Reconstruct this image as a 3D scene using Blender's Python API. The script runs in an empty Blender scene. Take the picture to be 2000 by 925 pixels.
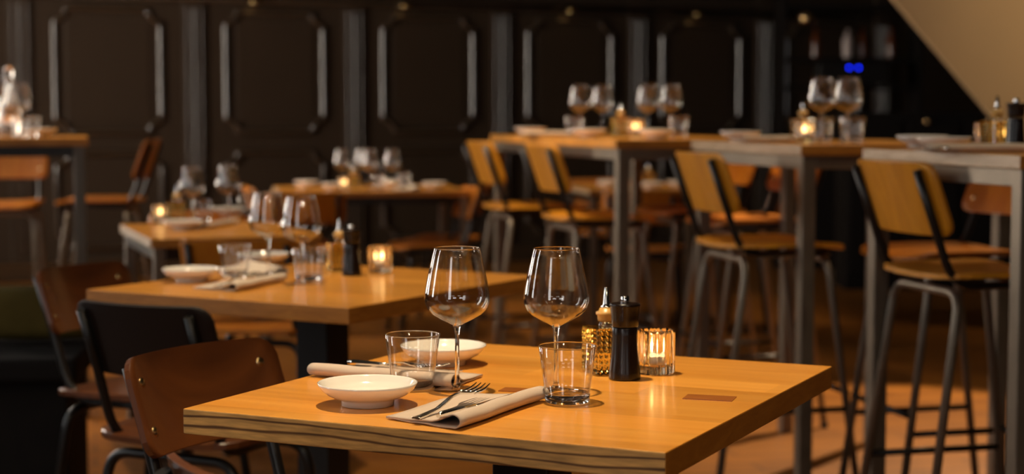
import bpy, bmesh, math, random
from mathutils import Vector, Matrix
R = math.radians
rnd = random.Random(7)
SC = bpy.context.scene
COL = SC.collection

# ------------------------------------------------------------------ camera
FPX, HOR, H = 3300.0, 222.0, 1.15
PITCH = math.atan((462.5 - HOR) / FPX)
cam_d = bpy.data.cameras.new('camera')
cam = bpy.data.objects.new('camera', cam_d); COL.objects.link(cam)
cam.location = (0, 0, H); cam.rotation_euler = (R(90) - PITCH, 0, 0)
cam_d.sensor_width = 36; cam_d.lens = FPX / 2000 * 36
cam_d.clip_start = .05; cam_d.clip_end = 60
cam_d.dof.use_dof = True
cam_d.dof.focus_distance = 2.33; cam_d.dof.aperture_fstop = 3.6
SC.camera = cam

def P(u, v, z=0.0):
    """point of the plane at height z that the photograph shows at (u, v)"""
    x = (u - 1000) / FPX; y = (462.5 - v) / FPX
    d = Vector((x, math.cos(PITCH) + y * math.sin(PITCH), -math.sin(PITCH) + y * math.cos(PITCH)))
    t = (z - H) / d.z
    return Vector((0, 0, H)) + d * t
def PY(u, Y, z):
    return Vector(((u - 1000) / FPX * (Y * math.cos(PITCH) - (z - H) * math.sin(PITCH)), Y, z))

# ------------------------------------------------------------------ light
SC.view_settings.view_transform = 'Standard'; SC.view_settings.look = 'None'
SC.view_settings.gamma = 1; SC.view_settings.use_curve_mapping = False
SC.view_settings.exposure = 0.05
w = bpy.data.worlds.new('world'); SC.world = w; w.use_nodes = True
w.node_tree.nodes['Background'].inputs[0].default_value = (1, .8, .6, 1)
w.node_tree.nodes['Background'].inputs[1].default_value = .01
SC.cycles.max_bounces = 10; SC.cycles.transparent_max_bounces = 24
SC.cycles.transmission_bounces = 10; SC.cycles.glossy_bounces = 5
SC.cycles.sample_clamp_indirect = 10

WARM = (1.0, .76, .48)
def spot(loc, aim, power, size=50, blend=.5, rad=.03, col=WARM):
    l = bpy.data.lights.new('ceiling_spot', 'SPOT'); l.energy = power; l.color = col
    l.spot_size = R(size); l.spot_blend = blend; l.shadow_soft_size = rad
    o = bpy.data.objects.new('ceiling_spot', l); COL.objects.link(o)
    o.location = loc
    o.rotation_euler = (Vector(aim) - Vector(loc)).to_track_quat('-Z', 'Y').to_euler()
    return o
spot((-.16, 2.52, 2.9), (.05, 2.25, .75), 255, 44, .5, .03)
spot((-.55, 4.05, 2.9), (-.45, 3.85, .75), 170, 44, .6, .03)
spot((-1.1, 5.9, 2.9), (-.95, 6.0, .75), 130, 44, .6)
spot((-.85, 8.9, 3.0), (-.7, 9.2, .75), 130, 50, .6)
spot((-.45, 6.0, 3.0), (.25, 6.5, 1.0), 260, 44, .7)
spot((1.5, 5.4, 3.0), (1.1, 5.25, 1.0), 90, 50, .7)
spot((2.2, 3.6, 3.0), (1.45, 4.0, 1.0), 60, 55, .7)
spot((-2.3, 6.3, 3.0), (-2.1, 6.7, 1.0), 170, 50, .6)
spot((.8, 9.0, 3.0), (.75, 9.5, .7), 80, 50, .6)
spot((2.3, 7.3, 3.2), (1.35, 6.2, 0), 760, 34, .35)
spot((.9, -.5, 2.9), (.35, 2.2, .75), 80, 42, .8, .04)
spot((-.8, .4, 3.0), (-.7, 3.2, .75), 45, 40, .8, .04)
spot((3.4, 6.9, 2.4), (3.1, 9.0, 1.6), 72, 90, .8)

# ------------------------------------------------------------------ materials
def newmat(name):
    m = bpy.data.materials.new(name); m.use_nodes = True
    nt = m.node_tree; b = nt.nodes['Principled BSDF']
    return m, nt, b
def plain(name, col, rough=.5, metal=0, spec=.5, noise=0, nscale=20, coat=0):
    m, nt, b = newmat(name)
    b.inputs['Base Color'].default_value = (*col, 1); b.inputs['Roughness'].default_value = rough
    b.inputs['Metallic'].default_value = metal; b.inputs['Specular IOR Level'].default_value = spec
    b.inputs['Coat Weight'].default_value = coat
    if noise:
        tc = nt.nodes.new('ShaderNodeTexCoord'); n = nt.nodes.new('ShaderNodeTexNoise')
        n.inputs['Scale'].default_value = nscale; n.inputs['Detail'].default_value = 5
        nt.links.new(tc.outputs['Object'], n.inputs['Vector'])
        r = nt.nodes.new('ShaderNodeMapRange'); r.inputs[3].default_value = 1 - noise; r.inputs[4].default_value = 1 + noise
        nt.links.new(n.outputs[0], r.inputs[0])
        mx = nt.nodes.new('ShaderNodeMix'); mx.data_type = 'RGBA'; mx.blend_type = 'MULTIPLY'; mx.inputs[0].default_value = 1
        mx.inputs[6].default_value = (*col, 1); nt.links.new(r.outputs[0], mx.inputs[7])
        nt.links.new(mx.outputs[2], b.inputs['Base Color'])
        bp = nt.nodes.new('ShaderNodeBump'); bp.inputs['Strength'].default_value = .15; bp.inputs['Distance'].default_value = .002
        nt.links.new(n.outputs[0], bp.inputs['Height']); nt.links.new(bp.outputs[0], b.inputs['Normal'])
    return m
def wood(name, c0, c1, rough=.35, scale=(3, 40, 40), stave=None, dist=1.0, coat=0.0, contrast=(.35, .7), swap=False):
    """grain along local X; stave = width of glued staves along Y"""
    m, nt, b = newmat(name); N = nt.nodes.new; L = nt.links.new
    tc = N('ShaderNodeTexCoord'); mp = N('ShaderNodeMapping'); mp.inputs['Scale'].default_value = scale
    L(tc.outputs['Object'], mp.inputs['Vector'])
    n = N('ShaderNodeTexNoise'); n.inputs['Scale'].default_value = 1; n.inputs['Detail'].default_value = 6
    n.inputs['Distortion'].default_value = dist; L(mp.outputs[0], n.inputs['Vector'])
    cr = N('ShaderNodeValToRGB'); e = cr.color_ramp.elements
    e[0].position, e[1].position = contrast
    e[0].color = (*c0, 1); e[1].color = (*c1, 1); L(n.outputs[0], cr.inputs[0])
    out = cr.outputs[0]
    if stave:
        sp = N('ShaderNodeSeparateXYZ'); L(tc.outputs['Object'], sp.inputs[0])
        dv = N('ShaderNodeMath'); dv.operation = 'DIVIDE'; dv.inputs[1].default_value = stave
        L(sp.outputs['Y'], dv.inputs[0])
        fl = N('ShaderNodeMath'); fl.operation = 'FLOOR'; L(dv.outputs[0], fl.inputs[0])
        # stave butt joints along X, shifted per row
        wn0 = N('ShaderNodeTexWhiteNoise'); wn0.noise_dimensions = '1D'; L(fl.outputs[0], wn0.inputs['W'])
        ad = N('ShaderNodeMath'); ad.operation = 'MULTIPLY_ADD'; ad.inputs[1].default_value = 2.6; L(sp.outputs['X'], ad.inputs[0]); L(wn0.outputs[0], ad.inputs[2])
        fx = N('ShaderNodeMath'); fx.operation = 'FLOOR'; L(ad.outputs[0], fx.inputs[0])
        cb = N('ShaderNodeCombineXYZ'); L(fl.outputs[0], cb.inputs[0]); L(fx.outputs[0], cb.inputs[1])
        wn = N('ShaderNodeTexWhiteNoise'); wn.noise_dimensions = '2D'; L(cb.outputs[0], wn.inputs['Vector'])
        mr = N('ShaderNodeMapRange'); mr.inputs[3].default_value = .82; mr.inputs[4].default_value = 1.1; L(wn.outputs[0], mr.inputs[0])
        mx = N('ShaderNodeMix'); mx.data_type = 'RGBA'; mx.blend_type = 'MULTIPLY'; mx.inputs[0].default_value = 1
        L(out, mx.inputs[6]); L(mr.outputs[0], mx.inputs[7]); out = mx.outputs[2]
    L(out, b.inputs['Base Color'])
    b.inputs['Roughness'].default_value = rough; b.inputs['Coat Weight'].default_value = coat; b.inputs['Coat Roughness'].default_value = .15
    bp = N('ShaderNodeBump'); bp.inputs['Strength'].default_value = .12; bp.inputs['Distance'].default_value = .001
    L(n.outputs[0], bp.inputs['Height']); L(bp.outputs[0], b.inputs['Normal'])
    return m
def grain_edge(name, c0, c1, scale=(2.2, 2.2, 60), bands=1.0):
    """sawn edge: long dark annual rings running along the board"""
    m, nt, b = newmat(name); N = nt.nodes.new; L = nt.links.new
    tc = N('ShaderNodeTexCoord'); mp = N('ShaderNodeMapping'); mp.inputs['Scale'].default_value = scale
    L(tc.outputs['Object'], mp.inputs['Vector'])
    wv = N('ShaderNodeTexWave'); wv.wave_type = 'BANDS'; wv.bands_direction = 'Z'
    wv.inputs['Scale'].default_value = bands; wv.inputs['Distortion'].default_value = 6
    wv.inputs['Detail'].default_value = 3; wv.inputs['Detail Scale'].default_value = .9
    L(mp.outputs[0], wv.inputs['Vector'])
    n = N('ShaderNodeTexNoise'); n.inputs['Scale'].default_value = 5; n.inputs['Detail'].default_value = 5; L(mp.outputs[0], n.inputs['Vector'])
    cr = N('ShaderNodeValToRGB'); e = cr.color_ramp.elements
    e[0].position = .0; e[0].color = (*c0, 1); e[1].position = .28; e[1].color = (*c1, 1); L(wv.outputs[0], cr.inputs[0])
    mr = N('ShaderNodeMapRange'); mr.inputs[1].default_value = .3; mr.inputs[2].default_value = .7; mr.inputs[3].default_value = .6; mr.inputs[4].default_value = 1.15; L(n.outputs[0], mr.inputs[0])
    mx = N('ShaderNodeMix'); mx.data_type = 'RGBA'; mx.blend_type = 'MULTIPLY'; mx.inputs[0].default_value = 1
    L(cr.outputs[0], mx.inputs[6]); L(mr.outputs[0], mx.inputs[7]); L(mx.outputs[2], b.inputs['Base Color'])
    b.inputs['Roughness'].default_value = .5
    return m
def glass(name, col=(1, 1, 1), rough=0.0, ior=1.5):
    m, nt, b = newmat(name)
    b.inputs['Base Color'].default_value = (*col, 1); b.inputs['Roughness'].default_value = rough
    b.inputs['Transmission Weight'].default_value = 1; b.inputs['IOR'].default_value = ior
    return m
def thin_glass(name, tint=(.985, .98, .97), edge=(.55, .5, .42)):
    """blown thin wall: passes light straight through, reflects by Fresnel, absorbs more at grazing angles"""
    m = bpy.data.materials.new(name); m.use_nodes = True; nt = m.node_tree; N = nt.nodes.new; L = nt.links.new
    nt.nodes.remove(nt.nodes['Principled BSDF']); out = nt.nodes['Material Output']
    lw = N('ShaderNodeLayerWeight'); lw.inputs[0].default_value = .5
    pw = N('ShaderNodeMath'); pw.operation = 'POWER'; pw.inputs[1].default_value = 3.2; L(lw.outputs['Facing'], pw.inputs[0])
    mc = N('ShaderNodeMix'); mc.data_type = 'RGBA'; mc.inputs[6].default_value = (*tint, 1); mc.inputs[7].default_value = (*edge, 1)
    L(pw.outputs[0], mc.inputs[0])
    tr = N('ShaderNodeBsdfTransparent'); L(mc.outputs[2], tr.inputs[0])
    gl = N('ShaderNodeBsdfGlossy'); gl.inputs['Roughness'].default_value = .01; gl.inputs[0].default_value = (1, 1, 1, 1)
    p5 = N('ShaderNodeMath'); p5.operation = 'MULTIPLY_ADD'; p5.inputs[1].default_value = .85; p5.inputs[2].default_value = .06
    L(pw.outputs[0], p5.inputs[0])
    mx = N('ShaderNodeMixShader'); L(p5.outputs[0], mx.inputs[0]); L(tr.outputs[0], mx.inputs[1]); L(gl.outputs[0], mx.inputs[2])
    L(mx.outputs[0], out.inputs['Surface'])
    return m
def emis(name, col, s):
    m = bpy.data.materials.new(name); m.use_nodes = True; nt = m.node_tree
    nt.nodes.remove(nt.nodes['Principled BSDF']); e = nt.nodes.new('ShaderNodeEmission')
    e.inputs[0].default_value = (*col, 1); e.inputs[1].default_value = s
    nt.links.new(e.outputs[0], nt.nodes['Material Output'].inputs['Surface'])
    return m

M = dict(
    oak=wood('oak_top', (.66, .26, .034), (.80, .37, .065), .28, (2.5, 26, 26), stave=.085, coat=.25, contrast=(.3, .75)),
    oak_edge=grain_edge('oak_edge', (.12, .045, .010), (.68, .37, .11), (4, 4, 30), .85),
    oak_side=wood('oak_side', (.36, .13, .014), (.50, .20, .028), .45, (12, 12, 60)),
    inlay=wood('inlay_wood', (.26, .08, .012), (.34, .11, .02), .35, (6, 60, 60)),
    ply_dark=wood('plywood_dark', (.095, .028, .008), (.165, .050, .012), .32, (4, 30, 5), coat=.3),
    ply_gold=wood('plywood_gold', (.58, .22, .008), (.74, .31, .016), .4, (30, 4, 5)),
    ply_rust=wood('plywood_rust', (.40, .115, .008), (.52, .18, .014), .35, (30, 4, 5)),
    ply_back=plain('plywood_shaded', (.012, .006, .004), .6, 0, .25),  # brown plywood seen from its unlit rear, shade put into the colour
    steel=plain('raw_steel', (.20, .165, .125), .40, .6, noise=.25, nscale=14),
    black_steel=plain('black_steel', (.012, .011, .010), .35, .3),
    dark_tube=plain('dark_tube', (.022, .019, .017), .28, .5),
    brass=plain('brass', (.75, .52, .25), .25, 1),
    chrome=plain('chrome', (.85, .83, .8), .12, 1),
    porcelain=plain('porcelain', (.80, .76, .70), .12, 0, .6, coat=.5),
    linen=plain('linen', (.52, .42, .34), .9, 0, .1, noise=.12, nscale=900),
    linen_w=plain('linen_pale', (.62, .52, .42), .9, 0, .1, noise=.1, nscale=900),
    cutlery=plain('cutlery_steel', (.78, .74, .68), .16, 1),
    glass=glass('solid_glass', (.99, .985, .975)),
    thin=thin_glass('thin_glass'),
    oil=glass('oil_glass', (1, .88, .46), .02, 1.48),
    ribbed=glass('ribbed_glass', (1, .93, .82), .0, 1.5),
    black_gloss=plain('black_lacquer', (.009, .005, .004), .24, 0, .4),
    cork=plain('amber_stopper', (.62, .36, .10), .35, 0, .5, coat=.3, noise=.15, nscale=90),
    wax=plain('wax', (.85, .78, .66), .4), alu=plain('aluminium_cup', (.55, .5, .47), .35, .8),
    flame=emis('flame', (1, .62, .25), 28.0),
    paint=plain('black_panel_paint', (.045, .028, .016), .5, 0, .5, noise=.12, nscale=3),
    mould=plain('black_mould_paint', (.05, .034, .022), .16, 0, 1.0, coat=1.0),
    plaster=plain('beige_plaster', (.50, .34, .18), .9, 0, .2, noise=.06, nscale=3),
    ceil=plain('ceiling_paint', (.03, .025, .02), .8),
    dark=plain('dark_wall', (.016, .011, .008), .6),
    olive=plain('olive_cushion', (.10, .07, .018), .9, 0, .1, noise=.35, nscale=9),
    bench=plain('dark_bench', (.006, .004, .003), .75, 0, .2),
    blue=emis('blue_lamp', (.004, .02, 1), 7), warm_lens=emis('warm_lens', (1, .55, .18), 1.6),
    win_far=emis('window_daylight_far', (1, .86, .70), 32), win_side=emis('window_daylight_side', (.96, .96, .95), 9), win=emis('window_daylight', (.97, .95, .93), 4.2), frame=plain('window_frame', (.02, .02, .02), .5),
    bottle_w=plain('white_bottle', (.5, .42, .4), .3), bottle_b=plain('amber_bottle', (.10, .025, .006), .2, coat=.5),
    leaf=plain('leaf', (.10, .11, .03), .6), petal=plain('petal', (.8, .6, .3), .6),
    gilt=plain('gilt', (.45, .3, .12), .3, .8),
)
# floor: warm boards
def floor_mat():
    m, nt, b = newmat('floor_boards'); N = nt.nodes.new; L = nt.links.new
    tc = N('ShaderNodeTexCoord'); mp = N('ShaderNodeMapping'); mp.inputs['Rotation'].default_value = (0, 0, R(-14)); L(tc.outputs['Object'], mp.inputs[0])
    br = N('ShaderNodeTexBrick'); br.inputs['Scale'].default_value = 1; br.inputs['Brick Width'].default_value = 1.4; br.inputs['Row Height'].default_value = .12
    br.inputs['Mortar Size'].default_value = .003; br.inputs['Color1'].default_value = (.23, .075, .005, 1); br.inputs['Color2'].default_value = (.30, .105, .008, 1); br.inputs['Mortar'].default_value = (.05, .02, .01, 1)
    L(mp.outputs[0], br.inputs['Vector'])
    n = N('ShaderNodeTexNoise'); n.inputs['Scale'].default_value = 6; n.inputs['Detail'].default_value = 6; L(mp.outputs[0], n.inputs['Vector'])
    mr = N('ShaderNodeMapRange'); mr.inputs[3].default_value = .7; mr.inputs[4].default_value = 1.2; L(n.outputs[0], mr.inputs[0])
    mx = N('ShaderNodeMix'); mx.data_type = 'RGBA'; mx.blend_type = 'MULTIPLY'; mx.inputs[0].default_value = 1
    L(br.outputs[0], mx.inputs[6]); L(mr.outputs[0], mx.inputs[7]); L(mx.outputs[2], b.inputs['Base Color'])
    b.inputs['Roughness'].default_value = .45
    return m
M['floor'] = floor_mat()
M['dark_steel'] = plain('dull_steel', (.13, .11, .09), .45, .6)

# ------------------------------------------------------------------ mesh helpers
class MB:
    def __init__(s): s.bm = bmesh.new()
    def box(s, c, size, rz=0, bev=0, mat=0, rot=None):
        r = bmesh.ops.create_cube(s.bm, size=1)
        vs = r['verts']
        Mx = Matrix.Translation(c) @ (rot if rot else Matrix.Rotation(rz, 4, 'Z')) @ Matrix.Diagonal((*size, 1))
        bmesh.ops.transform(s.bm, matrix=Mx, verts=vs)
        fs = list({f for v in vs for f in v.link_faces})
        for f in fs: f.material_index = mat
        if bev:
            es = list({e for v in vs for e in v.link_edges})
            bmesh.ops.bevel(s.bm, geom=es, offset=bev, segments=2, affect='EDGES', profile=.5)
        return s
    def tube(s, pts, r, seg=10, closed=False, cap=True, mat=0):
        pts = [Vector(p) for p in pts]; n = len(pts); rings = []
        rr = r if isinstance(r, (list, tuple)) else [r] * n
        up = None
        for i, p in enumerate(pts):
            if closed: t = (pts[(i + 1) % n] - pts[i - 1])
            else: t = pts[min(i + 1, n - 1)] - pts[max(i - 1, 0)]
            t.normalize()
            if up is None:
                a = Vector((0, 0, 1)) if abs(t.z) < .9 else Vector((1, 0, 0))
                up = (a - t * a.dot(t)).normalized()
            else: up = (up - t * up.dot(t)).normalized()
            b = t.cross(up)
            rings.append([s.bm.verts.new(p + rr[i] * (math.cos(2 * math.pi * k / seg) * up + math.sin(2 * math.pi * k / seg) * b)) for k in range(seg)])
        for i in range(n if closed else n - 1):
            A, B = rings[i], rings[(i + 1) % n]
            for k in range(seg):
                f = s.bm.faces.new((A[k], A[(k + 1) % seg], B[(k + 1) % seg], B[k])); f.smooth = True; f.material_index = mat
        if cap and not closed:
            f = s.bm.faces.new(rings[0][::-1]); f.material_index = mat
            f = s.bm.faces.new(rings[-1]); f.material_index = mat
        return s
    def lathe(s, prof, seg=40, c=(0, 0, 0), mat=0, mod=None):
        rings = []
        for (r, z) in prof:
            if r < 1e-6: rings.append([s.bm.verts.new((c[0], c[1], c[2] + z))])
            else:
                ring = []
                for k in range(seg):
                    a = 2 * math.pi * k / seg; q = r * (mod(a, r, z) if mod else 1)
                    ring.append(s.bm.verts.new((c[0] + q * math.cos(a), c[1] + q * math.sin(a), c[2] + z)))
                rings.append(ring)
        for A, B in zip(rings, rings[1:]):
            if len(A) == 1 and len(B) == 1: continue
            for k in range(seg):
                j = (k + 1) % seg
                if len(A) == 1: f = s.bm.faces.new((A[0], B[j], B[k]))
                elif len(B) == 1: f = s.bm.faces.new((A[k], A[j], B[0]))
                else: f = s.bm.faces.new((A[k], A[j], B[j], B[k]))
                f.smooth = True; f.material_index = mat
        return s
    def prism(s, poly, axis_mat, d, mat=0, smooth=False):
        """poly: 2D outline, extruded by d along local z of axis_mat"""
        lo = [s.bm.verts.new(axis_mat @ Vector((x, y, 0))) for x, y in poly]
        hi = [s.bm.verts.new(axis_mat @ Vector((x, y, d))) for x, y in poly]
        n = len(poly)
        fs = [s.bm.faces.new(lo[::-1]), s.bm.faces.new(hi)]
        for k in range(n):
            f = s.bm.faces.new((lo[k], lo[(k + 1) % n], hi[(k + 1) % n], hi[k])); f.smooth = smooth; fs.append(f)
        for f in fs: f.material_index = mat
        return s
    def sheet(s, fn, nu, nv, th, mat=0):
        """slab between fn(u,v) and fn(u,v)+th*normal ; fn -> (Vector p, Vector n)"""
        T = []; B = []
        for i in range(nu + 1):
            rt = []; rb = []
            for j in range(nv + 1):
                p, n = fn(i / nu, j / nv)
                rt.append(s.bm.verts.new(p + n * th / 2)); rb.append(s.bm.verts.new(p - n * th / 2))
            T.append(rt); B.append(rb)
        def q(a, b, c, d, sm=True):
            f = s.bm.faces.new((a, b, c, d)); f.smooth = sm; f.material_index = mat
        for i in range(nu):
            for j in range(nv):
                q(T[i][j], T[i + 1][j], T[i + 1][j + 1], T[i][j + 1])
                q(B[i][j], B[i][j + 1], B[i + 1][j + 1], B[i + 1][j])
        for i in range(nu):
            q(T[i][0], B[i][0], B[i + 1][0], T[i + 1][0], False); q(T[i][nv], T[i + 1][nv], B[i + 1][nv], B[i][nv], False)
        for j in range(nv):
            q(T[0][j], T[0][j + 1], B[0][j + 1], B[0][j], False); q(T[nu][j], B[nu][j], B[nu][j + 1], T[nu][j + 1], False)
        return s
    def build(s, name, mats, parent=None, loc=None, fixn=True):
        if fixn: bmesh.ops.recalc_face_normals(s.bm, faces=s.bm.faces[:])
        me = bpy.data.meshes.new(name); s.bm.to_mesh(me); s.bm.free()
        if not isinstance(mats, (list, tuple)): mats = [mats]
        for m in mats: me.materials.append(M[m] if isinstance(m, str) else m)
        o = bpy.data.objects.new(name, me); COL.objects.link(o)
        if parent: o.parent = parent
        if loc: o.location = loc
        return o
def fillet(pts, rad, n=6):
    """round the inner corners of a polyline"""
    pts = [Vector(p) for p in pts]; out = [pts[0]]
    rr = rad if isinstance(rad, (list, tuple)) else [rad] * (len(pts) - 2)
    for i in range(1, len(pts) - 1):
        a, b, c = pts[i - 1], pts[i], pts[i + 1]
        d1 = (a - b); d2 = (c - b); l = min(rr[i - 1], d1.length * .49, d2.length * .49)
        p1 = b + d1.normalized() * l; p2 = b + d2.normalized() * l
        for k in range(n + 1):
            t = k / n; out.append(p1 * (1 - t) ** 2 + b * 2 * t * (1 - t) + p2 * t ** 2)
    out.append(pts[-1]); return out
def tag(o, label=None, cat=None, group=None, kind=None):
    for k, v in (('label', label), ('category', cat), ('group', group), ('kind', kind)):
        if v: o[k] = v
    return o
def empty(name):
    o = bpy.data.objects.new(name, None); COL.objects.link(o); o.empty_display_size = .05; return o
def copy_tree(o, parent=None):
    c = o.copy(); COL.objects.link(c); c.parent = parent
    for ch in list(o.children): copy_tree(ch, c)
    return c
USED = set()
def put(proto, loc, ang=0, label=None, cat=None, group=None):
    """stand the thing (or a copy of it) at loc, its local +Y turned to heading ang (degrees, 0 = +X)"""
    if proto.name in USED: o = copy_tree(proto)
    else: o = proto
    USED.add(proto.name); USED.add(o.name)
    o.location = loc; o.rotation_euler = (0, 0, R(ang - 90))
    tag(o, label, cat, group); return o

# ------------------------------------------------------------------ room shell
def struct(o): o['kind'] = 'structure'; return o
struct(MB().box((1, 5.5, -.05), (16, 24, .1)).build('floor', 'floor'))
struct(MB().box((1, 5.5, 5.65), (16, 24, .1)).build('ceiling', 'ceil'))
WD = Vector((1.088, .513, 0)).normalized(); WN = Vector((WD.y, -WD.x, 0))      # along wall, out of wall
W0 = Vector((-3.352, 11.55, 0)); PITCHW = 1.203
WANG = math.atan2(WD.y, WD.x)
def wpt(s, out, z): return W0 + WD * s + WN * out + Vector((0, 0, z))
wall = MB().box(wpt(4.2, -.1, 2.8), (13.4, .2, 5.6), WANG).build('wall_back', 'paint'); struct(wall)
def wall_mould(path, r, name='panel_moulding', closed=True, mat='mould', seg=12):
    mb = MB(); raw = [Vector((a, z, 0)) for a, z in path]; pp = []
    for i, p in enumerate(raw):                       # extra rings keep the long runs evenly round
        q = raw[(i + 1) % len(raw)]; pp.append(p)
        if (q - p).length > .2:
            for t in (.02, .06, .94, .98): pp.append(p.lerp(q, t))
    pts = [wpt(p.x, .004, p.y) for p in pp]
    mb.tube(pts, r, seg, closed=closed)
    o = mb.build(name, mat, wall); return o
def notch_path(a0, a1, z0, z1, c=.085, n=6):
    p = []
    cs = [((a0, z0), (1, 0), (0, 1)), ((a1, z0), None, None)]
    def arc(cx, cz, t0, t1):
        return [(cx + c * math.cos(R(t0 + (t1 - t0) * k / n)), cz + c * math.sin(R(t0 + (t1 - t0) * k / n))) for k in range(n + 1)]
    p += arc(a0, z0, 90, 0); p += arc(a1, z0, 180, 90); p += arc(a1, z1, 270, 180); p += arc(a0, z1, 360, 270)
    return p
for k in range(-1, 8):
    s0 = k * PITCHW
    if k <= 5:
        wall_mould(notch_path(s0 + .235, s0 + PITCHW - .235, 1.02, 1.875), .026)
        wall_mould(notch_path(s0 + .235, s0 + PITCHW - .235, .22, .875), .026)
        # small raised field inside the frame
        MB().box(wpt(s0 + PITCHW / 2, .004, 1.45), (PITCHW - .62, .012, .72), WANG, .004).build('panel_field', 'paint', wall)
    # fluted pilaster
    mb = MB(); mb.box(wpt(s0, .012, 1.25), (.155, .03, 2.5), WANG, .004); mb.build('pilaster', 'paint', wall)
    for q in (-.055, 0, .055):
        MB().tube([wpt(s0 + q, .03, z) for z in (.18, .185, .2, .3, 1.0, 1.8, 1.88, 1.895, 1.9)], .005 if q else .011, 8).build('pilaster_fluting', 'mould', wall)
# cornice above the panels and skirting
cor = MB()
cor.tube([wpt(-2, .03, 1.965), wpt(7.0, .03, 1.965)], .03, 10)
cor.box(wpt(2.5, .035, 2.03), (9, .09, .05), WANG, .01)
struct(cor.build('trim_1', 'mould'))
struct(MB().box(wpt(4.2, .015, .07), (13.4, .03, .14), WANG, .006).build('baseboard_back', 'mould'))
# side and rear walls (outside the frame; they carry the windows the glasses mirror)
LX = -4.6
struct(MB().box((LX - .1, 3.2, 2.8), (.2, 17.4, 5.6)).build('wall_left', 'dark'))
struct(MB().box((1.7, -5.6, 2.8), (12.8, .2, 5.6)).build('wall_rear', 'dark'))
struct(MB().box((8.2, 5.2, 2.8), (.2, 21, 5.6)).build('wall_right', 'dark'))
wn = [0]
def window(c, wid, hgt, axis, panes=(1, 3), mat='win'):
    wn[0] += 1
    fr = MB(); t = .05
    rz = 0 if axis == 'y' else R(90)
    dx = Vector((1, 0, 0)) if axis == 'y' else Vector((0, 1, 0))
    c = Vector(c)
    for sgn in (-1, 1):
        fr.box(c + dx * sgn * wid / 2, (t, .1, hgt + t), rz)
        fr.box(c + Vector((0, 0, sgn * hgt / 2)), (wid, .1, t), rz)
    for i in range(1, panes[0]): fr.box(c + dx * (wid * i / panes[0] - wid / 2), (.03, .07, hgt), rz)
    for i in range(1, panes[1]): fr.box(c + Vector((0, 0, hgt * i / panes[1] - hgt / 2)), (wid, .07, .03), rz)
    o = struct(fr.build('window_%d' % wn[0], 'frame'))
    MB().box(c, (wid, .02, hgt), rz).build('pane', mat, o)
window((LX + .06, 5.8, 2.3), .5, 3.0, 'x', (1, 5), 'win_side')
window((LX + .06, 2.8, 2.3), .5, 3.0, 'x', (1, 5), 'win_side')
window((LX + .06, 8.9, 1.9), .8, 2.6, 'x', (2, 5), 'win_far')
window((-3.7, -5.44, 2.9), 1.5, 4.6, 'y', (2, 6))
window((-1.0, -5.44, 1.2), 1.6, .5, 'y', (6, 2))
window((2.4, -5.44, 1.2), 2.0, .5, 'y', (7, 2))

# sloping plastered underside of the stair, top right
sl = MB()
Yc = 8.4
def XZ(u, v): 
    q = (u - 1000) / FPX * Yc; return (q, H - (v - HOR) / FPX * Yc)
poly = [XZ(1705, -40), XZ(1945, 238), XZ(1985, 283), XZ(2300, 620), XZ(2500, 620), XZ(2500, -300), XZ(1480, -300)]
Am = Matrix(((1, 0, 0, 0), (0, 0, 1, Yc), (0, 1, 0, 0), (0, 0, 0, 1)))
sl.prism(poly, Am, .06)
o = sl.build('trim_2', 'plaster'); struct(o)

# ------------------------------------------------------------------ tables
def top_box(mb, L, W, t=.035, z=.75):
    """tabletop slab, material 0 top, 1 = long sawn edge (-Y/+Y faces), 2 = end faces"""
    mb.box((0, 0, z - t / 2), (L, W, t), 0, .0018)
    for f in mb.bm.faces:
        n = f.normal
        f.normal_update(); n = f.normal
        if abs(n.z) < .5: f.material_index = 1 if abs(n.y) > abs(n.x) else 2
    return mb
def pedestal_table(L, W, edge='oak_edge'):
    r = empty('pedestal_table')
    top_box(MB(), L, W).build('tabletop', ['oak', edge, 'oak_side'], r)
    MB().box((0, 0, .71), (.36, .36, .008), 0, .001).build('mounting_plate', 'black_steel', r)
    MB().box((0, 0, .365), (.09, .09, .69), 0, .003).build('column', 'black_steel', r)
    MB().box((0, 0, .01), (.44, .44, .018), 0, .004).build('base_plate', 'black_steel', r)
    return r
def leg_table(L, W, z=.75, t=.03, leg=.042, low=False, steel='steel', side='oak_edge_daylit'):
    r = empty('high_table' if not low else 'dining_table')
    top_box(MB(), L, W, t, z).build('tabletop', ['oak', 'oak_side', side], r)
    zt = z - t
    for sx in (-1, 1):
        for sy in (-1, 1):
            MB().box((sx * (L / 2 - leg / 2 - .012), sy * (W / 2 - leg / 2 - .012), zt / 2), (leg, leg, zt), 0, .003).build('leg', steel, r)
    for sx in (-1, 1):
        MB().box((sx * (L / 2 - leg / 2 - .012), 0, zt - .02), (.03, W - 2 * leg - .03, .04), 0, .002).build('rail', 'dark_tube' if low or steel != 'steel' else steel, r)
    for sy in (-1, 1):
        MB().box((0, sy * (W / 2 - leg / 2 - .012), zt - .02), (L - 2 * leg - .03, .03, .04), 0, .002).build('rail', 'dark_tube' if low or steel != 'steel' else steel, r)
    return r
M['oak_edge_daylit'] = wood('oak_edge_daylit', (.42, .27, .14), (.60, .42, .25), .38, (10, 10, 80))  # oak sides paled: daylight from the left windows put into the colour

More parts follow.
